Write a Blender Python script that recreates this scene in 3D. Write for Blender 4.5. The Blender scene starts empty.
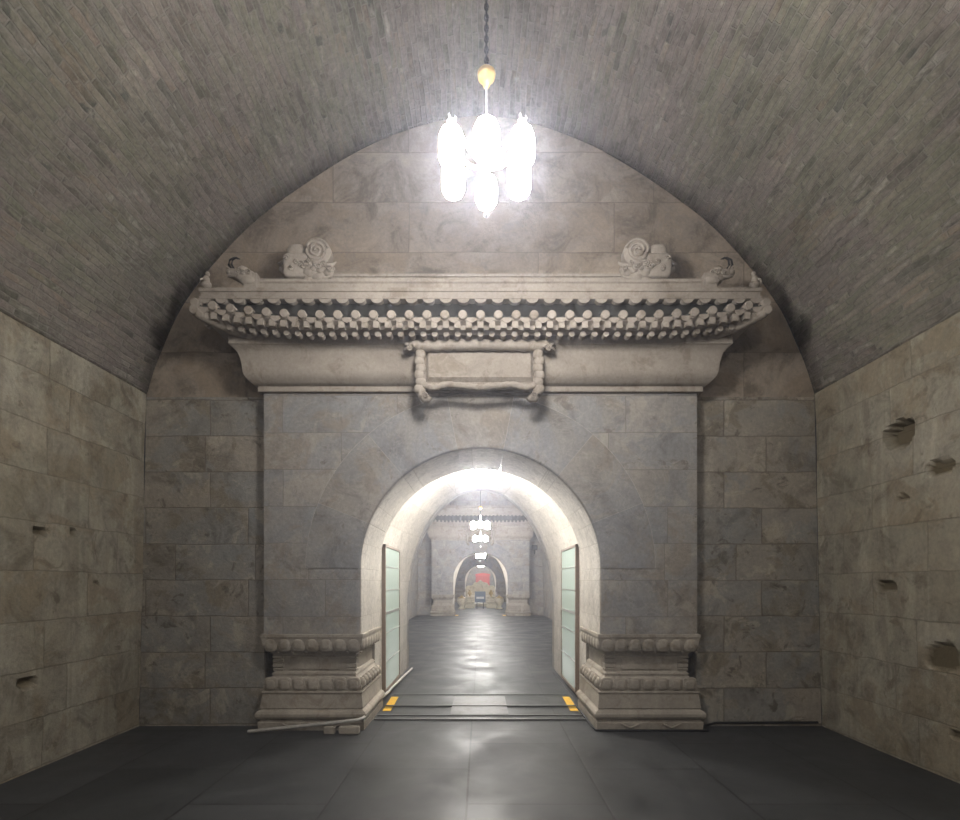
import bpy, math, random
from math import pi, sin, cos, sqrt
from mathutils import Vector, noise as mnoise
random.seed(7)
SC = bpy.context.scene
COL = SC.collection

# ------------------------------------------------------------ camera / world / exposure
F = 520.0                                   # focal length in pixels of the 960 wide frame
cam_d = bpy.data.cameras.new('camera'); cam = bpy.data.objects.new('camera', cam_d); COL.objects.link(cam)
cam.location = (0, 0, 1.6); cam.rotation_euler = (pi/2, 0, 0)
cam_d.sensor_width = 36; cam_d.lens = F/960*36
cam_d.shift_y = 173/960; cam_d.shift_x = -0.0005
cam_d.clip_start = 0.05; cam_d.clip_end = 200
SC.camera = cam
w = bpy.data.worlds.new('world'); SC.world = w; w.use_nodes = True
w.node_tree.nodes['Background'].inputs[0].default_value = (0.8, 0.85, 1, 1)
w.node_tree.nodes['Background'].inputs[1].default_value = 0.02
SC.view_settings.view_transform = 'Standard'; SC.view_settings.look = 'None'
SC.view_settings.gamma = 1; SC.view_settings.use_curve_mapping = False
SC.view_settings.exposure = 0.0
LAMP_L = 120.0                              # radiance of the lantern glass

# ------------------------------------------------------------ node helpers
def new_mat(name):
    m = bpy.data.materials.new(name); m.use_nodes = True
    return m, m.node_tree.nodes, m.node_tree.links, m.node_tree.nodes['Principled BSDF']
def nd(N, typ, **kw):
    n = N.new(typ)
    for k, v in kw.items(): setattr(n, k, v)
    return n
def setin(n, **kw):
    for k, v in kw.items(): n.inputs[k.replace('_', ' ')].default_value = v
def ramp(N, stops):
    r = N.new('ShaderNodeValToRGB'); e = r.color_ramp.elements
    while len(e) < len(stops): e.new(0.5)
    for i, (p, c) in enumerate(stops):
        e[i].position = p; e[i].color = (*c, 1)
    return r
def math_n(N, L, op, a, b=None, c=None):
    n = N.new('ShaderNodeMath'); n.operation = op
    for i, v in enumerate((a, b, c)):
        if v is None: continue
        if isinstance(v, (int, float)): n.inputs[i].default_value = v
        else: L.new(v, n.inputs[i])
    return n.outputs[0]
def mixc(N, L, typ, fac, a, b):
    n = N.new('ShaderNodeMix'); n.data_type = 'RGBA'; n.blend_type = typ
    for sock, v in ((n.inputs[0], fac), (n.inputs[6], a), (n.inputs[7], b)):
        if isinstance(v, (int, float)): sock.default_value = v
        elif isinstance(v, tuple): sock.default_value = (*v, 1)
        else: L.new(v, sock)
    return n.outputs[2]
def noise_n(N, L, vec, scale, detail=6, rough=0.6, dist=0.0):
    n = N.new('ShaderNodeTexNoise'); L.new(vec, n.inputs['Vector'])
    setin(n, Scale=scale, Detail=detail, Roughness=rough, Distortion=dist)
    return n.outputs['Fac']

def block_mat(name, stops, stain, joint, bw, rh, mortar, off_u=0.0, off_v=0.02, uvmap=False, along_y=False,
              bump=0.35, rough=0.85, offset=0.37, jd=0.6, wob=0.03, patch=None, contrast=0.5, streak=False, mottle=0.8, vein=None, msc=6.5, fsc=28.0, fk=0.75, blots=(), shift=13.0, squeeze=1.0):
    """masonry: blocks laid in courses, every block with a tone of its own, stains, joints"""
    m, N, L, B = new_mat(name)
    geo = nd(N, 'ShaderNodeNewGeometry')
    if uvmap:
        uv = nd(N, 'ShaderNodeUVMap'); uv.uv_map = 'UVMap'; base = uv.outputs[0]
        sp = nd(N, 'ShaderNodeSeparateXYZ'); L.new(base, sp.inputs[0]); U, V = sp.outputs[0], sp.outputs[1]
    else:
        sp = nd(N, 'ShaderNodeSeparateXYZ'); L.new(geo.outputs['Position'], sp.inputs[0])
        sn = nd(N, 'ShaderNodeSeparateXYZ'); L.new(geo.outputs['Normal'], sn.inputs[0])
        side = math_n(N, L, 'GREATER_THAN', math_n(N, L, 'ABSOLUTE', sn.outputs[0]), 0.6)
        mx = nd(N, 'ShaderNodeMix'); L.new(side, mx.inputs[0]); L.new(sp.outputs[0], mx.inputs[2]); L.new(sp.outputs[1], mx.inputs[3])
        U, V = mx.outputs[0], sp.outputs[2]
    P = geo.outputs['Position']
    n1 = math_n(N, L, 'SUBTRACT', noise_n(N, L, P, 1.7, 4), 0.5)
    n2 = math_n(N, L, 'SUBTRACT', noise_n(N, L, P, 9.0, 4), 0.5)
    wv = math_n(N, L, 'ADD', math_n(N, L, 'MULTIPLY', n1, wob*1.5), math_n(N, L, 'MULTIPLY', n2, wob*0.5))
    cb = nd(N, 'ShaderNodeCombineXYZ')
    L.new(math_n(N, L, 'ADD', math_n(N, L, 'ADD', U, off_u + 50*bw), wv), cb.inputs[0])
    L.new(math_n(N, L, 'ADD', math_n(N, L, 'SUBTRACT', V, off_v - 20*rh), wv), cb.inputs[1])
    def brick(ms, smooth):
        b = nd(N, 'ShaderNodeTexBrick'); b.offset = offset; b.offset_frequency = 2; b.squash = 0.78; b.squash_frequency = 3
        L.new(cb.outputs[0], b.inputs['Vector'])
        setin(b, Color1=(0, 0, 0, 1), Color2=(1, 1, 1, 1), Mortar=(0.5, 0.5, 0.5, 1), Scale=1.0, Mortar_Size=ms,
              Mortar_Smooth=smooth, Bias=0.0, Brick_Width=bw, Row_Height=rh)
        return b
    b0 = brick(0.0, 0.0); b1 = brick(mortar, 0.4)
    # stains are cut off at the joints: every block has its own grain
    cs = nd(N, 'ShaderNodeCombineXYZ')
    for k_ in range(3): L.new(math_n(N, L, 'MULTIPLY', b0.outputs['Color'], shift*(1+0.7*k_)), cs.inputs[k_])
    va = nd(N, 'ShaderNodeVectorMath'); va.operation = 'ADD'; L.new(P, va.inputs[0]); L.new(cs.outputs[0], va.inputs[1])
    sq_ = nd(N, 'ShaderNodeMapping'); sq_.inputs['Scale'].default_value = (1, squeeze, 1.0); L.new(va.outputs[0], sq_.inputs[0])
    P2 = sq_.outputs[0]
    big = noise_n(N, L, P, 0.9, 5, 0.6, 0.6)
    mid = noise_n(N, L, P, 3.2, 8, 0.65, 0.4)
    fine = noise_n(N, L, P, fsc, 6, 0.7)
    val = math_n(N, L, 'ADD', math_n(N, L, 'MULTIPLY', b0.outputs['Color'], contrast),
                 math_n(N, L, 'MULTIPLY', mid, 1-contrast))
    rp = ramp(N, stops); L.new(val, rp.inputs[0]); col = rp.outputs[0]
    sr = ramp(N, [(0.44, (0, 0, 0)), (0.66, (1, 1, 1))]); L.new(big, sr.inputs[0])
    col = mixc(N, L, 'MIX', math_n(N, L, 'MULTIPLY', sr.outputs[0], 0.55), col, stain)
    if streak:                                # pale lime runs down the wall
        mp = nd(N, 'ShaderNodeMapping'); mp.inputs['Scale'].default_value = (1.6, 1.6, 0.22); L.new(P, mp.inputs[0])
        s = noise_n(N, L, mp.outputs[0], 2.4, 7, 0.6, 0.8)
        s2 = ramp(N, [(0.5, (0, 0, 0)), (0.6, (1, 1, 1))]); L.new(s, s2.inputs[0])
        col = mixc(N, L, 'MIX', math_n(N, L, 'MULTIPLY', s2.outputs[0], 0.45), col, streak)
    for i, (bc, bs, th, st) in enumerate(blots):      # mineral stains of other hues
        mp = nd(N, 'ShaderNodeMapping'); mp.inputs['Location'].default_value = (3.1*i+1, 7.7*i, 5.3*i); L.new(P2, mp.inputs[0])
        q = ramp(N, [(th-0.045, (0, 0, 0)), (th+0.015, (1, 1, 1))]); L.new(noise_n(N, L, mp.outputs[0], bs, 7, 0.68, 0.7), q.inputs[0])
        col = mixc(N, L, 'MIX', math_n(N, L, 'MULTIPLY', q.outputs[0], st*1.15), col, tuple(c_*1.08 for c_ in bc))
    fr = ramp(N, [(0.3, (0.62, 0.62, 0.62)), (0.7, (1.3, 1.3, 1.3))]); L.new(fine, fr.inputs[0])
    col = mixc(N, L, 'MULTIPLY', fk, col, fr.outputs[0])
    mot = noise_n(N, L, P2, msc, 9, 0.72, 0.7)
    mr = ramp(N, [(0.37, (0.58, 0.56, 0.53)), (0.48, (1.0, 1.0, 1.0)), (0.63, (1.25, 1.22, 1.18))]); L.new(mot, mr.inputs[0])
    col = mixc(N, L, 'MULTIPLY', mottle, col, mr.outputs[0])
    if vein:
        vn = noise_n(N, L, P2, 1.5, 7, 0.62, 1.8)
        vr = ramp(N, [(0.488, (0, 0, 0)), (0.5, (1, 1, 1)), (0.512, (0, 0, 0))]); L.new(vn, vr.inputs[0])
        col = mixc(N, L, 'MIX', math_n(N, L, 'MULTIPLY', vr.outputs[0], 0.3), col, vein)
    col = mixc(N, L, 'MIX', math_n(N, L, 'MULTIPLY', b1.outputs['Fac'], jd), col, joint)
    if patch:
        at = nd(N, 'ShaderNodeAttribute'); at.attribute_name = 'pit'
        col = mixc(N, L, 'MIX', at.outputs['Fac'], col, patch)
    L.new(col, B.inputs['Base Color']); B.inputs['Roughness'].default_value = rough
    B.inputs['Specular IOR Level'].default_value = 0.25
    h = math_n(N, L, 'ADD', math_n(N, L, 'MULTIPLY', b1.outputs['Fac'], -0.6),
               math_n(N, L, 'ADD', math_n(N, L, 'MULTIPLY', fine, 0.45), math_n(N, L, 'MULTIPLY', mid, 0.9)))
    h = math_n(N, L, 'ADD', h, math_n(N, L, 'MULTIPLY', b0.outputs['Color'], 0.35))
    bp = nd(N, 'ShaderNodeBump'); setin(bp, Strength=bump, Distance=0.03); L.new(h, bp.inputs['Height'])
    L.new(bp.outputs[0], B.inputs['Normal'])
    return m

def stone_mat(name, c1, c2, rough=0.75, bump=0.2, sc=2.0):
    m, N, L, B = new_mat(name)
    geo = nd(N, 'ShaderNodeNewGeometry'); P = geo.outputs['Position']
    a = noise_n(N, L, P, sc, 8, 0.65, 0.8); f = noise_n(N, L, P, 30, 6, 0.7)
    rp = ramp(N, [(0.32, c1), (0.68, c2)]); L.new(a, rp.inputs[0])
    fr = ramp(N, [(0.3, (0.75, 0.74, 0.72)), (0.7, (1.15, 1.15, 1.15))]); L.new(f, fr.inputs[0])
    d = ramp(N, [(0.52, (1, 1, 1)), (0.62, (0.68, 0.64, 0.58))]); L.new(noise_n(N, L, P, 4.3, 8, 0.7, 0.6), d.inputs[0])
    L.new(mixc(N, L, 'MULTIPLY', 0.7, mixc(N, L, 'MULTIPLY', 0.8, rp.outputs[0], d.outputs[0]), fr.outputs[0]), B.inputs['Base Color'])
    B.inputs['Roughness'].default_value = rough; B.inputs['Specular IOR Level'].default_value = 0.3
    bp = nd(N, 'ShaderNodeBump'); setin(bp, Strength=bump, Distance=0.012)
    L.new(math_n(N, L, 'ADD', a, math_n(N, L, 'MULTIPLY', f, 0.5)), bp.inputs['Height']); L.new(bp.outputs[0], B.inputs['Normal'])
    return m
def plain(name, c, rough=0.5, metal=0.0, emit=None, strength=0.0):
    m, N, L, B = new_mat(name)
    geo = nd(N, 'ShaderNodeNewGeometry')
    f = noise_n(N, L, geo.outputs['Position'], 25, 4, 0.6)
    rp = ramp(N, [(0.3, tuple(x*0.82 for x in c)), (0.7, tuple(min(1, x*1.12) for x in c))]); L.new(f, rp.inputs[0])
    L.new(rp.outputs[0], B.inputs['Base Color'])
    B.inputs['Roughness'].default_value = rough; B.inputs['Metallic'].default_value = metal
    if emit:
        B.inputs['Emission Color'].default_value = (*emit, 1); B.inputs['Emission Strength'].default_value = strength
    return m

# ------------------------------------------------------------ materials
M = {}
M['back'] = block_mat('grey stone blocks of the end wall', [(0.2, (0.185, 0.19, 0.19)), (0.38, (0.245, 0.225, 0.195)), (0.6, (0.30, 0.265, 0.22)), (0.8, (0.25, 0.225, 0.195))],
    (0.2, 0.175, 0.14), (0.12, 0.095, 0.07), 1.15, 0.403, 0.008, off_u=0.3, contrast=0.45, bump=0.5, wob=0.025, jd=0.6, vein=(0.4, 0.36, 0.31), msc=2.4, fk=0.5, mottle=0.7,
    blots=[((0.15, 0.125, 0.085), 2.3, 0.56, 0.6), ((0.195, 0.2, 0.198), 1.3, 0.55, 0.5), ((0.36, 0.32, 0.26), 2.9, 0.6, 0.5), ((0.09, 0.075, 0.055), 4.5, 0.63, 0.7)])
M['upper'] = block_mat('brown stone blocks of the tympanum', [(0.2, (0.21, 0.17, 0.135)), (0.5, (0.27, 0.225, 0.18)), (0.8, (0.31, 0.262, 0.212))],
    (0.21, 0.17, 0.13), (0.13, 0.1, 0.075), 2.3, 0.56, 0.007, off_u=0.8, off_v=3.62, contrast=0.25, bump=0.4, wob=0.02, jd=0.6, msc=2.2, fk=0.45, mottle=1.0,
    blots=[((0.19, 0.15, 0.11), 1.6, 0.53, 0.6), ((0.16, 0.14, 0.12), 3.6, 0.6, 0.5)])
M['side'] = block_mat('lime streaked stone blocks of the side walls', [(0.15, (0.235, 0.212, 0.17)), (0.5, (0.305, 0.278, 0.226)), (0.85, (0.36, 0.332, 0.272))],
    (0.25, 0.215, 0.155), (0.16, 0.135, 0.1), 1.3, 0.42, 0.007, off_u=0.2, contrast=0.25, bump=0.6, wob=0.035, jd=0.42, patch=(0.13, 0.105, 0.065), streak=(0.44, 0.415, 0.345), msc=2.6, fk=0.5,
    blots=[((0.22, 0.175, 0.115), 1.5, 0.56, 0.5), ((0.225, 0.215, 0.17), 2.4, 0.58, 0.4), ((0.14, 0.115, 0.08), 4.2, 0.64, 0.6)])
M['facade'] = block_mat('blue grey marble blocks of the gateway', [(0.2, (0.235, 0.235, 0.235)), (0.42, (0.285, 0.262, 0.235)), (0.6, (0.32, 0.293, 0.26)), (0.82, (0.27, 0.26, 0.25))],
    (0.235, 0.22, 0.2), (0.15, 0.13, 0.11), 1.25, 0.403, 0.005, off_u=0.45, contrast=0.45, bump=0.3, wob=0.015, jd=0.6, rough=0.7, vein=(0.44, 0.4, 0.36), mottle=0.6, msc=2.1, fk=0.45,
    blots=[((0.215, 0.18, 0.14), 1.9, 0.56, 0.55), ((0.22, 0.225, 0.235), 1.1, 0.53, 0.5), ((0.36, 0.325, 0.28), 3.1, 0.6, 0.4), ((0.13, 0.11, 0.09), 4.0, 0.66, 0.6)])
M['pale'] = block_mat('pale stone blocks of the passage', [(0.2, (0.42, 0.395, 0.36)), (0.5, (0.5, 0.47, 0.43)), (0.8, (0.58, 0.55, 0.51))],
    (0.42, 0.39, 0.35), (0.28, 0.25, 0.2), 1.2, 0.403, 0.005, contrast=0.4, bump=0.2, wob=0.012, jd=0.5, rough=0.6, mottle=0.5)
M['vault'] = block_mat('long grey bricks of the vault', [(0.14, (0.07, 0.067, 0.06)), (0.24, (0.14, 0.128, 0.108)), (0.38, (0.185, 0.175, 0.152)), (0.48, (0.23, 0.205, 0.18)), (0.58, (0.195, 0.186, 0.15)), (0.7, (0.25, 0.22, 0.195)), (0.84, (0.34, 0.31, 0.265))],
    (0.18, 0.17, 0.125), (0.30, 0.285, 0.26), 0.33, 0.058, 0.008, uvmap=True, contrast=0.42, bump=0.9, wob=0.05, jd=0.4, rough=0.9, offset=0.43, mottle=1.0, msc=5.0, shift=0.25, squeeze=0.4,
    blots=[((0.175, 0.18, 0.13), 2.1, 0.55, 0.42), ((0.21, 0.175, 0.17), 1.3, 0.52, 0.5), ((0.235, 0.18, 0.135), 3.4, 0.61, 0.4), ((0.33, 0.31, 0.28), 4.6, 0.62, 0.5), ((0.075, 0.075, 0.065), 5.5, 0.65, 0.7)])
M['vous'] = [block_mat('warm grey arch stone', [(0.3, (0.24, 0.22, 0.195)), (0.7, (0.33, 0.3, 0.265))], (0.235, 0.22, 0.2), (0.2, 0.2, 0.2), 60, 60, 0.0, contrast=0.0, bump=0.3, jd=0, rough=0.7, shift=0.0,
    vein=(0.44, 0.4, 0.36), msc=2.1, fk=0.45, mottle=0.6, blots=[((0.215, 0.18, 0.14), 1.9, 0.56, 0.5), ((0.22, 0.225, 0.235), 1.1, 0.55, 0.5), ((0.13, 0.11, 0.09), 4.0, 0.66, 0.6)]),
    block_mat('blue grey arch stone', [(0.3, (0.225, 0.218, 0.21)), (0.7, (0.30, 0.285, 0.27))], (0.235, 0.22, 0.2), (0.2, 0.2, 0.2), 60, 60, 0.0, contrast=0.0, bump=0.3, jd=0, rough=0.7, shift=0.0,
    vein=(0.44, 0.4, 0.36), msc=2.1, fk=0.45, mottle=0.6, blots=[((0.20, 0.175, 0.145), 1.9, 0.58, 0.5), ((0.21, 0.215, 0.23), 1.1, 0.51, 0.5), ((0.13, 0.11, 0.09), 4.0, 0.66, 0.6)])]
M['carved'] = stone_mat('carved warm stone', (0.27, 0.234, 0.197), (0.365, 0.322, 0.275), sc=1.5, bump=0.15)
M['ped'] = stone_mat('carved grey stone of the pedestals', (0.27, 0.24, 0.2), (0.42, 0.375, 0.32), sc=2.2, bump=0.25)
M['mortar'] = plain('pale mortar', (0.42, 0.39, 0.35), 0.9)
M['tile'] = plain('dark green grey roof tile', (0.026, 0.026, 0.022), 0.55)
M['iron'] = plain('dark iron', (0.03, 0.03, 0.03), 0.5, 0.6)
M['cablegrey'] = plain('grey cable duct', (0.42, 0.40, 0.37), 0.5)
M['gold'] = plain('gilded metal', (0.75, 0.5, 0.16), 0.35, 0.7)
M['white'] = plain('white enamelled metal', (0.8, 0.8, 0.8), 0.4)
M['yellow'] = plain('yellow tape', (0.85, 0.5, 0.02), 0.5)
M['slab'] = stone_mat('light slate slab', (0.13, 0.13, 0.135), (0.2, 0.2, 0.205), 0.5, 0.05)
M['strip'] = plain('dark metal threshold strip', (0.12, 0.12, 0.12), 0.5, 0.3)
M['cream'] = stone_mat('cream marble', (0.62, 0.56, 0.42), (0.75, 0.69, 0.55), 0.5, 0.1)
M['ochre'] = plain('ochre glazed ware', (0.5, 0.36, 0.14), 0.35)
M['red'] = plain('red lacquer', (0.62, 0.07, 0.06), 0.4)
M['screen'] = plain('dark blue notice board', (0.10, 0.14, 0.2), 0.3)
M['doorframe'] = plain('brown door frame', (0.2, 0.15, 0.11), 0.5)
M['steel'] = plain('grey steel rail', (0.5, 0.52, 0.5), 0.35, 0.6)
M['glow'] = plain('lit lantern glass', (0.9, 0.9, 0.9), 0.4, 0, (1.0, 0.97, 0.945), LAMP_L)
M['glowfar'] = plain('lit lantern glass of the far halls', (0.9, 0.9, 0.9), 0.4, 0, (1.0, 0.98, 0.96), LAMP_L*2.7)
M['glowwarm'] = plain('lit passage lamp glass', (0.9, 0.9, 0.9), 0.4, 0, (1.0, 0.96, 0.9), LAMP_L*2.1)
# glass over the door: pale green, half reflecting
m, N, L, B = new_mat('pale green glass'); setin(B, Roughness=0.12, IOR=1.45); B.inputs['Base Color'].default_value = (0.5, 0.63, 0.58, 1)
B.inputs['Specular IOR Level'].default_value = 0.7; M['glass'] = m
# floor
def floor_mat():
    m, N, L, B = new_mat('dark slate slabs')
    geo = nd(N, 'ShaderNodeNewGeometry'); P = geo.outputs['Position']
    sp = nd(N, 'ShaderNodeSeparateXYZ'); L.new(P, sp.inputs[0])
    cb = nd(N, 'ShaderNodeCombineXYZ')
    L.new(math_n(N, L, 'ADD', sp.outputs[1], 70*1.42 - 4.47), cb.inputs[0]); L.new(math_n(N, L, 'ADD', sp.outputs[0], 0.10+1.01*20), cb.inputs[1])
    def brick(ms):
        b = nd(N, 'ShaderNodeTexBrick'); b.offset = 0.5; b.offset_frequency = 2; b.squash = 1; L.new(cb.outputs[0], b.inputs['Vector'])
        setin(b, Color1=(0, 0, 0, 1), Color2=(1, 1, 1, 1), Mortar=(0.5, 0.5, 0.5, 1), Scale=1.0, Mortar_Size=ms, Mortar_Smooth=0.2, Brick_Width=1.42, Row_Height=1.01)
        return b
    b0, b1 = brick(0), brick(0.009)
    n = noise_n(N, L, P, 1.6, 8, 0.6, 0.5); f = noise_n(N, L, P, 22, 6, 0.7)
    v = math_n(N, L, 'ADD', math_n(N, L, 'MULTIPLY', b0.outputs['Color'], 0.4), math_n(N, L, 'MULTIPLY', n, 0.6))
    rp = ramp(N, [(0.2, (0.026, 0.028, 0.029)), (0.8, (0.055, 0.057, 0.06))]); L.new(v, rp.inputs[0])
    B.inputs['Specular IOR Level'].default_value = 0.38
    c = mixc(N, L, 'MIX', math_n(N, L, 'MULTIPLY', b1.outputs['Fac'], 0.9), rp.outputs[0], (0.014, 0.014, 0.014))
    row = math_n(N, L, 'LESS_THAN', math_n(N, L, 'ABSOLUTE', math_n(N, L, 'SUBTRACT', sp.outputs[1], 5.63)), 0.008)
    c = mixc(N, L, 'MIX', math_n(N, L, 'MULTIPLY', row, 0.8), c, (0.014, 0.014, 0.014))
    L.new(c, B.inputs['Base Color'])
    r = ramp(N, [(0.3, (0.36,)*3), (0.7, (0.66,)*3)]); L.new(n, r.inputs[0]); L.new(r.outputs[0], B.inputs['Roughness'])
    h = math_n(N, L, 'ADD', math_n(N, L, 'MULTIPLY', b1.outputs['Fac'], -1.0), math_n(N, L, 'ADD', math_n(N, L, 'MULTIPLY', f, 0.15), math_n(N, L, 'MULTIPLY', n, 0.2)))
    bp = nd(N, 'ShaderNodeBump'); setin(bp, Strength=0.25, Distance=0.01); L.new(h, bp.inputs['Height']); L.new(bp.outputs[0], B.inputs['Normal'])
    return m
M['floor'] = floor_mat()

# ------------------------------------------------------------ mesh helpers
class MB:
    def __init__(s): s.v = []; s.f = []; s.mi = []; s.uv = None; s.k = 0; s.sm = []
    def add(s, vs, fs, smooth=False):
        o = len(s.v); s.v += [tuple(p) for p in vs]
        for f in fs: s.f.append(tuple(i+o for i in f)); s.mi.append(s.k); s.sm.append(smooth)
        return s
    def box(s, x0, x1, y0, y1, z0, z1):
        return s.add([(x0,y0,z0),(x1,y0,z0),(x1,y1,z0),(x0,y1,z0),(x0,y0,z1),(x1,y0,z1),(x1,y1,z1),(x0,y1,z1)],
              [(0,3,2,1),(4,5,6,7),(0,1,5,4),(1,2,6,5),(2,3,7,6),(3,0,4,7)])
    def prism(s, pts, y0, y1):                       # XZ outline (counterclockwise seen from -Y) extruded along Y
        n = len(pts)
        vs = [(x, y0, z) for x, z in pts] + [(x, y1, z) for x, z in pts]
        return s.add(vs, [tuple(range(n)), tuple(range(2*n-1, n-1, -1))] + [(i, i+n, (i+1) % n+n, (i+1) % n) for i in range(n)])
    def prism_z(s, pts, z0, z1):
        n = len(pts)
        vs = [(x, y, z0) for x, y in pts] + [(x, y, z1) for x, y in pts]
        return s.add(vs, [tuple(range(n-1, -1, -1)), tuple(range(n, 2*n))] + [(i, (i+1) % n, (i+1) % n+n, i+n) for i in range(n)])
    def tube(s, path, r, n=8, smooth=True):
        path = [Vector(p) for p in path]; rs = r if isinstance(r, (list, tuple)) else [r]*len(path)
        vs = []; up = Vector((0, 0, 1))
        for i, p in enumerate(path):
            d = (path[min(i+1, len(path)-1)] - path[max(i-1, 0)]).normalized()
            a = d.cross(up if abs(d.z) < 0.95 else Vector((1, 0, 0))).normalized(); b = d.cross(a)
            vs += [p + (a*cos(2*pi*k/n) + b*sin(2*pi*k/n))*rs[i] for k in range(n)]
        fs = [(i*n+k, i*n+(k+1) % n, (i+1)*n+(k+1) % n, (i+1)*n+k) for i in range(len(path)-1) for k in range(n)]
        s.add(vs, fs, smooth)
        return s.add(vs[:n], [tuple(range(n-1, -1, -1))]).add(vs[-n:], [tuple(range(n))])
    def lathe(s, prof, c=(0, 0, 0), n=16, smooth=True):    # prof: (radius, z)
        vs = [(c[0]+r*cos(2*pi*k/n), c[1]+r*sin(2*pi*k/n), c[2]+z) for r, z in prof for k in range(n)]
        fs = [(i*n+k, i*n+(k+1) % n, (i+1)*n+(k+1) % n, (i+1)*n+k) for i in range(len(prof)-1) for k in range(n)]
        s.add(vs, fs, smooth)
        m = len(prof)-1
        return s.add(vs[:n], [tuple(range(n-1, -1, -1))]).add(vs[m*n:], [tuple(range(n))])
    def ell(s, c, r, nu=14, nv=8, e=1.0, noise=0.0, seed=0):     # ellipsoid, e<1 = boxier
        def q(v): return math.copysign(abs(v)**e, v)
        vs = []
        for j in range(nv+1):
            t = -pi/2 + pi*j/nv
            for k in range(nu):
                a = 2*pi*k/nu
                p = Vector((q(cos(t))*q(cos(a))*r[0], q(cos(t))*q(sin(a))*r[1], q(sin(t))*r[2]))
                if noise: p *= 1 + noise*mnoise.noise(Vector((p.x, p.y, p.z))*26 + Vector((seed, seed*2, 0)))
                vs.append((c[0]+p.x, c[1]+p.y, c[2]+p.z))
        fs = [(j*nu+k, j*nu+(k+1) % nu, (j+1)*nu+(k+1) % nu, (j+1)*nu+k) for j in range(nv) for k in range(nu)]
        return s.add(vs, fs, True)
    def disc_y(s, c, r, y0, y1, n=16, bev=0.3):       # disc facing -Y with a rounded front rim
        vs = []
        for (rr, yy) in ((r, y1), (r, y0+r*bev*0.5), (r*(1-bev*0.5), y0)):
            vs += [(c[0]+rr*cos(2*pi*k/n), yy, c[1]+rr*sin(2*pi*k/n)) for k in range(n)]
        fs = [(i*n+k, (i+1)*n+k, (i+1)*n+(k+1) % n, i*n+(k+1) % n) for i in range(2) for k in range(n)]
        fs += [tuple(range(n)), tuple(range(2*n, 3*n))[::-1]]
        return s.add(vs, [tuple(reversed(f)) for f in fs])
    def ring_stack(s, x0, x1, y0, y1, prof, back=False, left=True, right=True):
        """stack of rectangles: prof = (z, outset)"""
        vs = []
        for z, o in prof:
            a, b = x0-(o if left else 0), x1+(o if right else 0); c, d = y0-o, y1+(o if back else 0)
            vs += [(a, c, z), (b, c, z), (b, d, z), (a, d, z)]
        n = len(prof)
        fs = [(i*4+k, i*4+(k+1) % 4, (i+1)*4+(k+1) % 4, (i+1)*4+k) for i in range(n-1) for k in range(4)]
        fs += [(3, 2, 1, 0), tuple((n-1)*4+k for k in range(4))]
        return s.add(vs, fs)
    def build(s, name, mats, parent=None, bevel=0.0, loc=None, kind=None):
        me = bpy.data.meshes.new(name); me.from_pydata(s.v, [], s.f)
        if not isinstance(mats, (list, tuple)): mats = [mats]
        for m in mats: me.materials.append(m)
        for i, p in enumerate(me.polygons): p.material_index = s.mi[i]; p.use_smooth = s.sm[i]
        if s.uv:
            ul = me.uv_layers.new(name='UVMap')
            for lp in me.loops: ul.data[lp.index].uv = s.uv[lp.vertex_index]
        me.update()
        o = bpy.data.objects.new(name, me); COL.objects.link(o)
        if parent: o.parent = parent
        if loc: o.location = loc
        if bevel:
            b = o.modifiers.new('edge', 'BEVEL'); b.width = bevel; b.segments = 2; b.limit_method = 'ANGLE'
        if kind: o['kind'] = kind
        return o
def thing(name, label, cat, loc=(0, 0, 0), group=None):
    o = bpy.data.objects.new(name, None); COL.objects.link(o); o.location = loc; o.empty_display_size = 0.1
    o['label'] = label; o['category'] = cat
    if group: o['group'] = group
    return o
def tag(o, label, cat, group=None):
    o['label'] = label; o['category'] = cat
    if group: o['group'] = group
    return o
def inst(o, parent, loc, scale=None, rot=None):         # another part sharing mesh data
    c = o.copy(); COL.objects.link(c); c.parent = parent; c.location = loc
    if scale: c.scale = scale
    if rot: c.rotation_euler = rot
    return c

# ------------------------------------------------------------ large structure
Y_GATE = 5.69; Y_BACK = 5.82; HW = 2.37; R_IN = 1.31; R_OUT = 1.91; SPR = 1.76; TOPZ = 3.68; DEPTH = 1.05
S = 89.35
raw = [(334, 394), (326, 368), (316, 344), (303, 315), (287, 290), (266, 263), (228, 223), (176, 184), (124, 152), (80, 132), (40, 120), (0, 115)]
raw = [(a/S, 1.6+(583-b)/S) for a, b in raw]
def catmull(p, k=6):
    out = []
    q = [p[0]] + p + [p[-1]]
    for i in range(1, len(q)-2):
        for j in range(k):
            t = j/k
            out.append(tuple(0.5*(2*q[i][d] + (-q[i-1][d]+q[i+1][d])*t + (2*q[i-1][d]-5*q[i][d]+4*q[i+1][d]-q[i+2][d])*t*t
                       + (-q[i-1][d]+3*q[i][d]-3*q[i+1][d]+q[i+2][d])*t**3) for d in (0, 1)))
    out.append(p[-1]); return out
HALF = catmull(raw)                                     # from right springing to the crown
SPRZ = HALF[0][1]; BASE_W = 341/S
def full_profile(sx=1.0, sz=1.0):
    r = [(x*sx, z*sz) for x, z in HALF]
    return r + [(-x, z) for x, z in r[-2::-1]]          # right springing -> crown -> left springing

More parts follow.
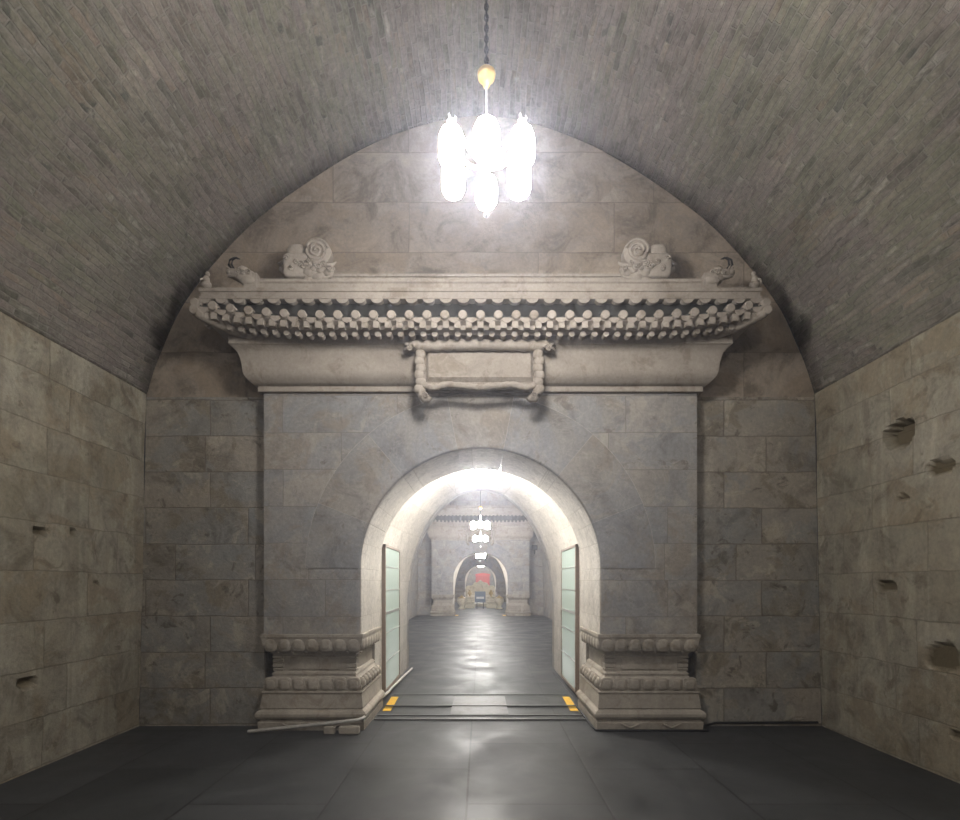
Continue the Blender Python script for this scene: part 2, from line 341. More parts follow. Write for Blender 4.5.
def vault(name, y0, y1, sx=1.0, sz=1.0, mat=None, kind='structure', wob=0.012):
    pr = full_profile(sx, sz); b = MB(); uv = []
    ys = [y0 + (y1-y0)*i/max(1, int((y1-y0)/0.25)) for i in range(max(1, int((y1-y0)/0.25))+1)]
    arc = [0]
    for i in range(1, len(pr)): arc.append(arc[-1] + math.dist(pr[i], pr[i-1]))
    vs = []
    for i, (x, z) in enumerate(pr):
        for y in ys:
            e = wob*mnoise.noise(Vector((arc[i]*1.3, y*1.3, 0)))
            vs.append((x*(1+e/4), y, z+e)); uv.append((y, arc[i]))
    n = len(ys)
    b.add(vs, [(i*n+j, i*n+j+1, (i+1)*n+j+1, (i+1)*n+j) for i in range(len(pr)-1) for j in range(n-1)], True)
    b.uv = uv
    o = b.build(name, mat or M['vault'], kind=kind)
    sm = o.modifiers.new('thickness', 'SOLIDIFY'); sm.thickness = 0.15; sm.offset = 1
    return o

PITS = [  # side, Y, Z, half length along Y, half height, depth, roundness
    (1, None, (901, 434), 0.15, 0.12, 0.10), (1, None, (886, 586), 0.13, 0.045, 0.045), (1, None, (940, 657), 0.15, 0.115, 0.03),
    (1, None, (942, 467), 0.13, 0.05, 0.03), (1, None, (905, 498), 0.06, 0.03, 0.03), (1, None, (955, 736), 0.08, 0.04, 0.03),
    (-1, None, (40, 531), 0.07, 0.04, 0.05), (-1, None, (73, 533), 0.03, 0.025, 0.04), (-1, None, (30, 683), 0.07, 0.045, 0.05), (-1, None, (97, 583), 0.03, 0.025, 0.03)]
def side_wall(name, s, y0, y1, sx=1.0, sz=1.0, pits=False, mat=None):
    wb = BASE_W*sx; wt = HALF[0][0]*sx; zt = SPRZ*sz
    step = 0.03 if pits else 0.6
    ny = max(2, int((y1-y0)/step)); nz = max(2, int(zt/step))
    pp = []
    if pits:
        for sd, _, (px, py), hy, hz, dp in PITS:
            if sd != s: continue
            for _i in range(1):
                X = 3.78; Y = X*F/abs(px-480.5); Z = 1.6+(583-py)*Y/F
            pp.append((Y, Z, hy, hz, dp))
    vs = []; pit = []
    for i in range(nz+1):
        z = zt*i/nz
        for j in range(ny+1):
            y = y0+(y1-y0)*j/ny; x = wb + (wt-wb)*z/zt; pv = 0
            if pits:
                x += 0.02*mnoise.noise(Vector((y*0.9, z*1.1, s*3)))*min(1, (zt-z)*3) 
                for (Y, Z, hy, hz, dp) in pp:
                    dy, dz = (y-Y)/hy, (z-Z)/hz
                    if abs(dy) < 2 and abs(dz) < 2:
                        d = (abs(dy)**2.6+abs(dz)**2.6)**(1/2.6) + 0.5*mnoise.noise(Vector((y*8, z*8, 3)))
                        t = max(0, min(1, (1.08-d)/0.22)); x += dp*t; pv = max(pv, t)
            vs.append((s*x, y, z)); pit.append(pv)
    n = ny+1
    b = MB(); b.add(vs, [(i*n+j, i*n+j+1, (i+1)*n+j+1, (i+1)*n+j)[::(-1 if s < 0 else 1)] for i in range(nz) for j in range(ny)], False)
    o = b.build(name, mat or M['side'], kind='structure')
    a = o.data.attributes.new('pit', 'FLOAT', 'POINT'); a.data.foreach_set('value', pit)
    if not pits:
        sm = o.modifiers.new('thickness', 'SOLIDIFY'); sm.thickness = 0.2; sm.offset = 1
    return o

def end_wall(name, y0, y1, sx=1.0, sz=1.0, hole='gate', mats=None):
    """wall closing the hall; hole = gate rectangle or passage arch; lower part / tympanum two masonries"""
    pr = full_profile(sx, sz); bw = BASE_W*sx
    mats = mats or [M['back'], M['upper']]
    b = MB()
    top = [p for p in pr if p[1] > TOPZ+0.02]
    if hole == 'gate':
        xr = pr[0][0]
        HG = HW+0.05
        low = lambda s: [(s*HG, 0), (s*bw, 0), (s*pr[0][0], pr[0][1] if pr[0][1] < TOPZ else TOPZ), (s*pr[0][0], TOPZ), (s*HG, TOPZ)]
        rr = low(1); ll = [(x, z) for x, z in low(-1)][::-1]
        b.prism(rr, y0, y1); b.prism(ll, y0, y1)
    else:
        R, sp = 1.37, 2.02
        for s in (1, -1):
            arcp = [(R*cos(t)*s, 1.04+2.32*sin(t)) for t in [pi/2*k/16 for k in range(17)]]
            pts = [(s*R, 0), (s*bw, 0), (s*pr[0][0], TOPZ), (0, TOPZ)] + arcp[::-1]
            b.prism(pts if s > 0 else pts[::-1], y0, y1)
    b.k = 1
    b.prism([(-pr[0][0], TOPZ), (pr[0][0], TOPZ)] + top, y0, y1)
    o = b.build(name, mats, kind='structure')
    return o

SX2 = 3.12/BASE_W
Y_HALL2 = 9.67; Y_GATE2 = 25.2; Y_HALL3 = 27.4; Y_GATE3 = 44.0; Y_HALL4 = 48.0; Y_END = 56.0
fl = MB().add([(-4, -5, 0), (4, -5, 0), (4, 57, 0), (-4, 57, 0), (-4, -5, -0.1), (4, -5, -0.1), (4, 57, -0.1), (-4, 57, -0.1)],
              [(0, 1, 2, 3), (7, 6, 5, 4), (0, 4, 5, 1), (1, 5, 6, 2), (2, 6, 7, 3), (3, 7, 4, 0)]).build('floor', M['floor'], kind='structure')
vault('ceiling', -4.5, Y_BACK)
side_wall('wall_left', -1, -4.5, Y_BACK, pits=True); side_wall('wall_right', 1, -4.5, Y_BACK, pits=True)
end_wall('wall_back', Y_BACK, Y_BACK+0.3)
fw = MB().prism([(-BASE_W, 0), (BASE_W, 0)] + full_profile(), -4.7, -4.5).build('wall_front', M['back'], kind='structure')

def passage(n, y0, y1):
    R, sp = 1.37, 2.02
    pts = [(R, 0), (R, 0.7), (R, 1.4)] + [(R*cos(t), sp+R*sin(t)) for t in [pi*k/28 for k in range(29)]] + [(-R, 1.4), (-R, 0.7), (-R, 0)]
    ov = [(R, 0), (R, 0.52), (R, 1.0)] + [(R*cos(t), 1.04+2.32*sin(t)) for t in [pi*k/28 for k in range(29)]] + [(-R, 1.0), (-R, 0.52), (-R, 0)]
    b = MB(); m = len(pts); K = 16
    b.add([(x+(ov[i][0]-x)*(k/K)**3, y0+(y1-y0)*k/K, z+(ov[i][1]-z)*(k/K)**3) for i, (x, z) in enumerate(pts) for k in range(K+1)],
          [(i*(K+1)+k, i*(K+1)+k+1, (i+1)*(K+1)+k+1, (i+1)*(K+1)+k) for i in range(m-1) for k in range(K)], False)
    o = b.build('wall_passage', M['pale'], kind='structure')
    for p in o.data.polygons: p.use_smooth = abs(p.center.z) > sp-0.05
    sm = o.modifiers.new('thickness', 'SOLIDIFY'); sm.thickness = 0.2; sm.offset = 1
passage(1, Y_GATE+DEPTH, Y_HALL2)
passage(2, Y_GATE2+DEPTH, Y_HALL3)
passage(3, Y_GATE3+DEPTH, Y_HALL4)
pale_pair = [M['facade'], M['facade']]
for a, z in ((Y_HALL2, Y_GATE2+0.5), (Y_HALL3, Y_GATE3+0.5), (Y_HALL4, Y_END)):
    vault('ceiling', a, z, SX2, 1.0)
    for s, nm in ((-1, 'wall_left'), (1, 'wall_right')): side_wall(nm, s, a, z, SX2, mat=M['facade'])
    end_wall('wall_front', a, a+0.25, SX2, 1.0, 'arch', pale_pair)
end_wall('wall_back', Y_GATE2+0.5, Y_GATE2+0.75, SX2, 1.0, 'gate', pale_pair)
end_wall('wall_back', Y_GATE3+0.5, Y_GATE3+0.75, SX2, 1.0, 'gate', pale_pair)
MB().prism([(-BASE_W*SX2, 0), (BASE_W*SX2, 0)] + full_profile(SX2), Y_END, Y_END+0.2).build('wall_back', M['facade'], kind='structure')

# ------------------------------------------------------------ the gateway
def lift(x):                                             # upturned eave corners
    t = max(0, (abs(x)-1.55)/1.32); return 0.125*t*t
def sweep_eave(b, sec, half, n=48, lf=1.0):
    """section (y,z) swept along x, lifted towards the corners, closed"""
    m = len(sec); vs = []
    for i in range(n+1):
        x = -half + 2*half*i/n
        vs += [(x, y, z+lf*lift(x)) for y, z in sec]
    fs = [(i*m+k, (i+1)*m+k, (i+1)*m+(k+1) % m, i*m+(k+1) % m) for i in range(n) for k in range(m)]
    fs += [tuple(range(m)), tuple(n*m+k for k in range(m))[::-1]]
    b.add(vs, fs); return b
def spiral(cx, cz, y, r0, r1, turns, s, a0, n=28):
    return [(cx+s*(r0+(r1-r0)*k/n)*cos(a0+turns*2*pi*k/n), y, cz+(r0+(r1-r0)*k/n)*sin(a0+turns*2*pi*k/n)) for k in range(n+1)]

def pedestal(root, s, full):
    x0, x1 = (R_IN, HW) if s > 0 else (-HW, -R_IN)
    inner = dict(left=True, right=True)
    p = MB().ring_stack(x0, x1, 0, DEPTH, [(0.0, 0.045), (0.085, 0.05), (0.105, 0.03), (0.115, 0.02)], **inner)
    if full:                                             # carved scroll feet on the plinth
        for cx in (0.3, 0.72):
            X = x0 + cx*(x1-x0)
            p.tube([(X-0.1, -0.05, 0.075), (X-0.05, -0.052, 0.05), (X, -0.052, 0.028), (X+0.05, -0.052, 0.05), (X+0.1, -0.05, 0.075)], 0.012, 6)
    base = p.build('pedestal', M['ped'], root)
    MB().ring_stack(x0, x1, 0, DEPTH, [(0.115, 0.03), (0.125, 0.055), (0.15, 0.07), (0.18, 0.072), (0.205, 0.055), (0.225, 0.02)]).build('torus_moulding', M['ped'], base)
    MB().ring_stack(x0, x1, 0, DEPTH, [(0.225, 0.012), (0.235, 0.03), (0.385, 0.012), (0.40, 0.022), (0.415, 0.02), (0.42, 0.0)]).build('fascia', M['ped'], base)
    lo = MB().ring_stack(x0, x1, 0, DEPTH, [(0.42, 0.0), (0.47, 0.008), (0.53, -0.02), (0.57, -0.065), (0.59, -0.08)])
    up = MB().ring_stack(x0, x1, 0, DEPTH, [(0.83, -0.05), (0.86, -0.015), (0.92, 0.01), (0.99, 0.02), (1.01, 0.028), (1.04, 0.028)])
    if full:
        n = 7; wd = (x1-x0)/n
        for i in range(n):
            X = x0 + wd*(i+0.5)
            lo.ell((X, 0.01, 0.495), (wd*0.47, 0.026, 0.073), 20, 10, e=0.55); lo.ell((X, -0.004, 0.488), (wd*0.34, 0.02, 0.054), 20, 10, e=0.6)
            up.ell((X, 0.01, 0.925), (wd*0.47, 0.032, 0.08), 20, 10, e=0.55); up.ell((X, -0.008, 0.93), (wd*0.34, 0.022, 0.058), 20, 10, e=0.6)
            up.ell((X+wd/2, 0.03, 0.838), (0.018, 0.018, 0.014), 8, 6)
        xi = x0 if s > 0 else x1
        for i in range(7):
            Y = 0.08 + i*0.145
            lo.ell((xi+s*0.008, Y, 0.492), (0.035, 0.062, 0.066), e=0.75); up.ell((xi+s*0.012, Y, 0.925), (0.042, 0.062, 0.075), e=0.75)
            lo.ell((xi-s*0.012, Y, 0.485), (0.03, 0.043, 0.045), e=0.8)
    lo.build('lotus_band', M['ped'], base); up.build('lotus_band', M['ped'], base)
    wa = MB().ring_stack(x0, x1, 0, DEPTH, [(0.59, -0.06), (0.61, -0.075), (0.625, -0.095), (0.785, -0.095), (0.80, -0.075), (0.83, -0.06)])
    if full:
        for i in range(1):
            wa.ring_stack(x0+0.26, x1-0.26, 0.09, 0.2, [(0.64, 0), (0.645, 0.008), (0.765, 0.008), (0.77, 0)])
    wa.build('waist', M['ped'], base)
    if full:
        for X in (x0+0.125, x1-0.125):
            MB().ring_stack(X-0.05, X+0.05, 0.085, 0.18, [(0.62, 0), (0.65, 0.008), (0.66, -0.006), (0.67, 0.008), (0.70, 0.008), (0.71, -0.006), (0.72, 0.008), (0.75, 0.008), (0.76, -0.006), (0.77, 0.01), (0.79, 0.01)], back=True).build('corner_post', M['ped'], base)

def dragon(root, s, full):
    """ridge-end beast looking to the middle; s=-1 left one; built around x=0 then placed"""
    cx = -1.80 if s < 0 else 1.73
    d = 1 if s < 0 else -1                               # direction of the snout
    b = MB(); y = -0.19
    X = lambda v: cx + d*v
    b.ell((X(-0.12), y, 0.0+4.93), (0.155, 0.08, 0.13), 20, 12, 0.35, 0.06, 1)          # body block
    b.ell((X(-0.14), y, 5.09), (0.1, 0.055, 0.06), 14, 8, 0.6, 0.08, 9)                 # hump
    b.ell((X(-0.14), y-0.015, 5.12), (0.085, 0.04, 0.045), 14, 8, 0.7)
    b.disc_y((X(0.085), 5.07), 0.145, y-0.075, y+0.06, 24, 0.5)                        # coiled tail
    b.tube(spiral(X(0.085), 5.07, y-0.08, 0.125, 0.015, 2.5, d, 0.2, 50), 0.014, 6)
    for i, (u, z, r) in enumerate([(0.02, 4.86, 0.085), (0.12, 4.9, 0.08), (0.2, 4.86, 0.06), (0.1, 4.80, 0.075), (0.0, 4.78, 0.06), (0.24, 4.9, 0.035), (-0.03, 4.97, 0.06), (0.09, 4.96, 0.06)]):
        b.ell((X(u), y-0.03, z), (r, r*0.8, r*0.75), 12, 8, 0.9, 0.3, i)
    for i in range(6):                                    # mane curls and brow
        b.tube(spiral(X(-0.22+0.05*i), 4.93+0.055*cos(i*2.6), y-0.085, 0.032, 0.005, 1.3, d*(1 if i % 2 else -1), i*1.7, 14), 0.008, 5)
        b.tube(spiral(X(-0.05+0.055*i), 4.90+0.03*sin(i*2.1), y-0.095, 0.035, 0.006, 1.3, d*(1 if i % 2 else -1), i, 14), 0.009, 5)
    b.tube([(X(0.12), y-0.06, 4.86), (X(0.2), y-0.07, 4.91), (X(0.27), y-0.07, 4.93), (X(0.29), y-0.06, 4.96)], [0.03, 0.025, 0.016, 0.006], 8)
    b.tube([(X(0.1), y-0.06, 4.80), (X(0.19), y-0.06, 4.79), (X(0.24), y-0.05, 4.82)], [0.03, 0.02, 0.008], 8)
    o = b.build('dragon_head', M['carved'], root)
    f = MB().tube([(X(-0.27), y, 4.88), (X(-0.31), y, 4.92), (X(-0.33), y, 4.97), (X(-0.28), y, 5.01), (X(-0.27), y, 4.96)], [0.02, 0.025, 0.02, 0.016, 0.006], 8)
    f.build('tail_fin', M['carved'], o)
def corner_beast(root, s, full):
    cx = 2.50; b = MB(); y = -0.3
    X = lambda v: s*(cx+v)
    for i, (u, z, rx, rz) in enumerate([(-0.06, 4.78, 0.10, 0.07), (0.03, 4.80, 0.075, 0.05), (-0.1, 4.73, 0.09, 0.06), (0.09, 4.81, 0.04, 0.028), (-0.04, 4.84, 0.05, 0.035)]):
        b.ell((X(u), y, z), (rx, 0.05, rz), 12, 8, 0.85, 0.3, i+20)
    b.box(min(X(-0.19), X(-0.06)), max(X(-0.19), X(-0.06)), y-0.03, y+0.05, 4.64, 4.80)
    b.tube([(X(0.05), y, 4.82), (X(0.1), y, 4.85), (X(0.13), y, 4.88)], [0.02, 0.015, 0.006], 6)
    b.tube([(X(0.04), y-0.02, 4.775), (X(0.1), y-0.02, 4.77), (X(0.12), y, 4.79)], [0.02, 0.016, 0.006], 6)
    for i in range(3): b.tube(spiral(X(-0.12+0.06*i), 4.79, y-0.055, 0.03, 0.005, 1.2, s, i, 12), 0.008, 5)
    o = b.build('corner_beast', M['carved'], root)
    h = MB()
    for k in (0, 1):
        h.tube([(X(0.05+0.03*k), y+0.02*k, 4.85), (X(0.08+0.03*k), y, 4.90), (X(0.07+0.03*k), y, 4.95), (X(0.03+0.02*k), y, 4.975), (X(-0.01+0.02*k), y, 4.955)][:5], [0.012, 0.012, 0.01, 0.008, 0.004], 6)
    h.build('horn', M['iron'], o)
    g = MB(); zo = -0.055                                # small seated rider figure at the very tip
    xx = s*2.83; g.ell((xx, y-0.02, 4.68), (0.055, 0.04, 0.036), 10, 6); g.ell((xx, y-0.02, 4.73), (0.034, 0.03, 0.05), 10, 6, 0.9, 0.2, 3)
    g.ell((xx-s*0.012, y-0.02, 4.79), (0.024, 0.024, 0.026), 10, 6)
    g.tube([(xx, y-0.02, 4.745), (xx+s*0.045, y-0.05, 4.72), (xx+s*0.055, y-0.05, 4.68)], [0.014, 0.012, 0.009], 6)
    g.build('ridge_figure', M['carved'], root)

def gateway(Y, label, full=True):
    g = thing('stone_gateway', label, 'gateway', (0, Y, 0))
    # facade blocks either side of the arch, and jambs with a rolled inner edge
    b = MB()
    for s in (1, -1):
        r = 0.045
        sec = [(s*HW, 0), (s*HW, DEPTH), (s*R_IN, DEPTH), (s*R_IN, r)] + [(s*(R_IN+r-r*cos(t)), r-r*sin(t)) for t in (0.4, 0.8, 1.2)] + [(s*(R_IN+r), 0)]
        b.prism_z(sec if s > 0 else sec[::-1], 1.04, SPR)
        b.k = 0
        arc = [(s*R_OUT*cos(t), SPR+R_OUT*sin(t)) for t in [pi/2*k/20 for k in range(21)]]
        sp = [(s*HW, SPR), (s*HW, TOPZ), (0, TOPZ)] + arc[::-1]
        b.prism(sp if s > 0 else sp[::-1], 0, DEPTH)
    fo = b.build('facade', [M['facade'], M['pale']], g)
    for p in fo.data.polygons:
        if abs(abs(p.normal.x)-1) < 0.05 and abs(abs(p.center.x)-R_IN) < 0.02 and p.center.z < SPR: p.material_index = 1  # inner jamb faces: same stone, painted paler for the light falling there
    # arch stones
    ang = [-90, -68, -40, -11, 11, 40, 68, 90]
    for i in range(7):
        a0, a1 = math.radians(ang[i]), math.radians(ang[i+1]); n = 8; v = MB(); r = 0.045
        fr = -0.006 if i % 2 else -0.008
        gp = 0.0010
        sec = [(R_OUT, DEPTH), (R_OUT, fr), (R_IN+r, fr), (R_IN+r*0.45, r*0.12+fr), (R_IN+r*0.12, r*0.45), (R_IN, r), (R_IN, DEPTH)]
        vs = []
        for k in range(n+1):
            a = a0+gp+(a1-a0-2*gp)*k/n
            vs += [(q*sin(a), y, SPR+q*cos(a)) for q, y in sec]
        m = len(sec)
        fs = [(k*m+j, (k+1)*m+j, (k+1)*m+(j+1) % m, k*m+(j+1) % m) for k in range(n) for j in range(m)] + [tuple(range(m))[::1], tuple(n*m+j for j in range(m))[::-1]]
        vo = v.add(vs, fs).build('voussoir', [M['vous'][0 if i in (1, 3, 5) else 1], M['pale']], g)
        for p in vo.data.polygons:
            if len(p.vertices) == 4 and math.hypot(p.center.x, p.center.z-SPR) < R_IN+0.003: p.material_index = 1  # arch soffit painted paler as well, in place of brighter light
    pedestal(g, -1, full); pedestal(g, 1, full)
    # cyma frieze
    cv = catmull([(3.735, 0.05), (3.76, 0.10), (3.83, 0.155), (3.95, 0.172), (4.04, 0.198), (4.085, 0.235), (4.10, 0.255)], 5)
    pr = [(3.68, 0.045), (3.735, 0.045)] + cv + [(4.10, 0.262), (4.2, 0.262)]
    fz = MB().ring_stack(-HW, HW, 0, 0.13, pr).build('frieze', M['carved'], g)
    # eave
    ev = MB()
    sweep_eave(ev, [(0.12, 4.17), (0.12, 4.27), (-0.46, 4.27), (-0.49, 4.255), (-0.49, 4.225), (-0.43, 4.205), (-0.42, 4.165), (-0.36, 4.16), (-0.34, 4.15), (-0.26, 4.19)], 2.83)
    for s in (-1, 1):                                     # corner beams with a scrolled nose
        ev.tube([(s*2.3, -0.15, 4.19), (s*2.6, -0.35, 4.22), (s*2.84, -0.49, 4.30)], [0.06, 0.055, 0.05], 8)
        ev.disc_y((s*2.85, 4.315), 0.045, -0.54, -0.44)
        ev.add([(s*2.3, 0.12, 4.19), (s*2.75, 0.12, 4.22), (s*2.75, -0.4, 4.22), (s*2.3, -0.27, 4.17), (s*2.3, 0.12, 4.28), (s*2.8, 0.12, 4.34), (s*2.8, -0.45, 4.34), (s*2.3, -0.27, 4.28)],
               [(0, 1, 2, 3), (4, 7, 6, 5), (0, 4, 5, 1), (1, 5, 6, 2), (2, 6, 7, 3), (3, 7, 4, 0)])
    eave = ev.build('eave', M['carved'], g)
    nr = 49; sq = None; rd = None; dk = None
    merged = MB()
    for i in range(nr):
        x = -2.78 + 5.56*i/(nr-1); zl = lift(x)
        if full:
            if sq is None:
                sq = MB().box(-0.03, 0.03, -0.045, 0.03, -0.03, 0.035).build('square_rafter', M['carved'], eave, loc=(x, -0.455, 4.178+zl))
                rd = MB().tube([(0, -0.05, 0), (0, 0.03, 0.0)], 0.03, 12).build('round_rafter', M['carved'], eave, loc=(x, -0.365, 4.128+zl))
            else:
                inst(sq, eave, (x, -0.455, 4.178+zl))
                if abs(x) < 2.55: inst(rd, eave, (x, -0.365, 4.128+zl))
        else:
            merged.box(x-0.03, x+0.03, -0.5, -0.34, 4.14+zl, 4.21+zl)
    if not full: merged.build('rafter', M['carved'], eave)
    # roof tiles: dark pans, pale round tile ends over drip lips
    rf = MB(); nt = 32; pitch = 5.7/nt
    sec_n = nt*8; vs = []
    for i in range(sec_n+1):
        x = -2.86 + 5.72*i/sec_n; c = 0.028*abs(cos(pi*(x)/pitch))
        for (y, z) in ((-0.49, 4.25), (-0.38, 4.33), (-0.22, 4.54), (0.1, 4.70)):
            vs.append((x, y, z + lift(x)*(1 if y < -0.4 else 0.5 if y < -0.3 else 0) + c*(1 if y < 0 else 0)))
    rf.add(vs, [(i*4+k, (i+1)*4+k, (i+1)*4+k+1, i*4+k+1) for i in range(sec_n) for k in range(3)], True)
    roof = rf.build('roof_tiles', M['tile'], g)
    sm = roof.modifiers.new('thickness', 'SOLIDIFY'); sm.thickness = 0.012
    te = None
    for i in range(nt+1):
        x = -2.85 + pitch*i
        z = 4.275+lift(x)
        if True:
            if te is None: te = MB().disc_y((0, 0), 0.046, -0.02, 0.06, 16, 0.4).build('tile_end', M['carved'], eave, loc=(x, -0.50, z))
            else: inst(te, eave, (x, -0.50, z))
        if i < nt:
            xm = x+pitch/2; zz = 4.245+lift(xm)
            shape = [(0.05*cos(t), (0.028 if sin(t) > 0 else 0.05)*sin(t)*(0.15 if sin(t) > 0 else 1)) for t in [2*pi*k/12 for k in range(12)]]
            if full:
                if dk is None: dk = MB().prism(shape, -0.505, -0.485).build('drip_tile', M['carved'], eave, loc=(xm, 0, zz))
                else: inst(dk, eave, (xm, 0, zz))
    # stepped ridge with scalloped lower edge
    sc = MB()
    sc.ring_stack(-2.88, 2.88, -0.32, 0.13, [(4.525, 0.0), (4.53, 0.015), (4.555, 0.015), (4.56, 0.005), (4.60, 0.005), (4.605, 0.02), (4.64, 0.02), (4.648, 0.005)])
    for i in range(nt+1):
        x = -2.85 + pitch*i
        sc.prism([(x+0.062*cos(t), 4.535+0.05*sin(t)) for t in [pi+pi*k/10 for k in range(11)]], -0.33, -0.27)
    rd_ = sc.build('eave_ridge', M['carved'], g)
    MB().ring_stack(-2.38, 2.38, -0.24, 0.13, [(4.64, 0.0), (4.66, 0.008), (4.735, 0.008), (4.745, 0.025), (4.775, 0.025), (4.785, 0.0)]).build('ridge', M['carved'], g)
    MB().ring_stack(-1.83, 1.83, -0.20, 0.13, [(4.785, 0.0), (4.79, 0.0), (4.825, 0.0), (4.83, 0.02), (4.855, 0.02), (4.862, 0.0)]).build('ridge', M['carved'], g)
    for s in (-1, 1):
        if full:
            dragon(g, s, full); corner_beast(g, s, full)
        else:
            MB().ell((s*1.75, -0.16, 4.95), (0.2, 0.07, 0.14), 12, 8, 0.8, 0.2).build('dragon_head', M['carved'], g)
    # blank name plaque
    pan = MB().prism([(-0.60, 3.69), (0.58, 3.69), (0.58, 4.08), (-0.60, 4.08)], -0.20, -0.05)
    pan.add([(-0.575, -0.2, 3.72), (0.555, -0.2, 3.72), (0.555, -0.2, 4.05), (-0.575, -0.2, 4.05),
             (-0.545, -0.235, 3.76), (0.525, -0.235, 3.76), (0.525, -0.235, 4.02), (-0.545, -0.235, 4.02)],
            [(0, 1, 5, 4), (1, 2, 6, 5), (2, 3, 7, 6), (3, 0, 4, 7), (4, 5, 6, 7)])
    pl = pan.build('plaque', M['carved'], g)
    def wavy(pts, r, amp, n=40):
        out = []; rs = []
        for k in range(n+1):
            t = k/n*(len(pts)-1); i = min(int(t), len(pts)-2); f = t-i
            p = Vector(pts[i]).lerp(Vector(pts[i+1]), f); out.append(p); rs.append(r*(1+amp*sin(k*2.1)))
        return out, rs
    fr = MB()
    yy = -0.27
    p, r = wavy([(-0.745, yy, 4.02), (-0.755, yy, 4.05), (-0.70, yy, 4.075), (-0.55, yy, 4.07), (-0.3, yy, 4.075), (-0.01, yy, 4.08), (0.28, yy, 4.075), (0.53, yy, 4.07), (0.68, yy, 4.075), (0.735, yy, 4.05), (0.725, yy, 4.02)], 0.055, 0.10, 64); fr.tube(p, r, 10)
    for sx_, X0 in ((-1, -0.625), (1, 0.60)):
        fr.tube(spiral(X0+sx_*0.10, 4.03, yy-0.05, 0.045, 0.006, 1.4, -sx_, 0, 16), 0.012, 5)
        for j in range(6):
            fr.ell((X0+0.014*sx_*(j % 2), yy, 3.98-0.072*j), (0.056, 0.04, 0.05), 12, 6, 0.75)
        p, r = wavy([(X0-0.01*sx_, yy, 3.62), (X0-0.01*sx_, yy, 3.56), (X0-sx_*0.03, yy, 3.525), (X0-sx_*0.07, yy, 3.52), (X0-sx_*0.095, yy, 3.545)], 0.042, 0.1, 12); fr.tube(p, r, 8)
        fr.tube(spiral(X0-sx_*0.05, 3.54, yy-0.045, 0.035, 0.005, 1.3, sx_, 0, 14), 0.009, 5)
    p, r = wavy([(-0.60, yy, 3.66), (-0.48, yy, 3.63), (-0.36, yy, 3.67), (-0.2, yy, 3.655), (-0.01, yy, 3.635), (0.18, yy, 3.655), (0.34, yy, 3.67), (0.46, yy, 3.63), (0.58, yy, 3.66)], 0.036, 0.14, 44); fr.tube(p, r, 8)
    fr.build('plaque_frame', M['carved'], pl)
    if not full:                                          # the distant gateways carry a taller eave
        for o in list(g.children):
            if o.name.split('.')[0] in ('frieze', 'eave', 'roof_tiles', 'eave_ridge', 'ridge', 'dragon_head', 'plaque'):
                o.scale.z = 1.4; o.location.z = TOPZ*(1-1.4)
    # pale mortar showing between the arch stones
    mj = MB(); n = 48; vs = []
    for k in range(n+1):
        a = pi*k/n
        vs += [(q*cos(a), y, SPR+q*sin(a)) for q, y in ((R_OUT+0.005, 0.3), (R_OUT+0.005, -0.0035), (R_IN+0.047, -0.0035), (R_IN+0.047, 0.3))]
    mj.add(vs, [(k*4+j, (k+1)*4+j, (k+1)*4+(j+1) % 4, k*4+(j+1) % 4) for k in range(n) for j in range(4)])
    mj.build('mortar_joint', M['mortar'], g)
    return g

gateway(Y_GATE, 'large carved stone gateway with arch, plaque and tiled eave nearest the viewer')
gateway(Y_GATE2, 'distant stone gateway seen through the nearest arch, ending the lit hall', False)
gateway(Y_GATE3, 'farthest and smallest stone gateway, behind the throne', False)

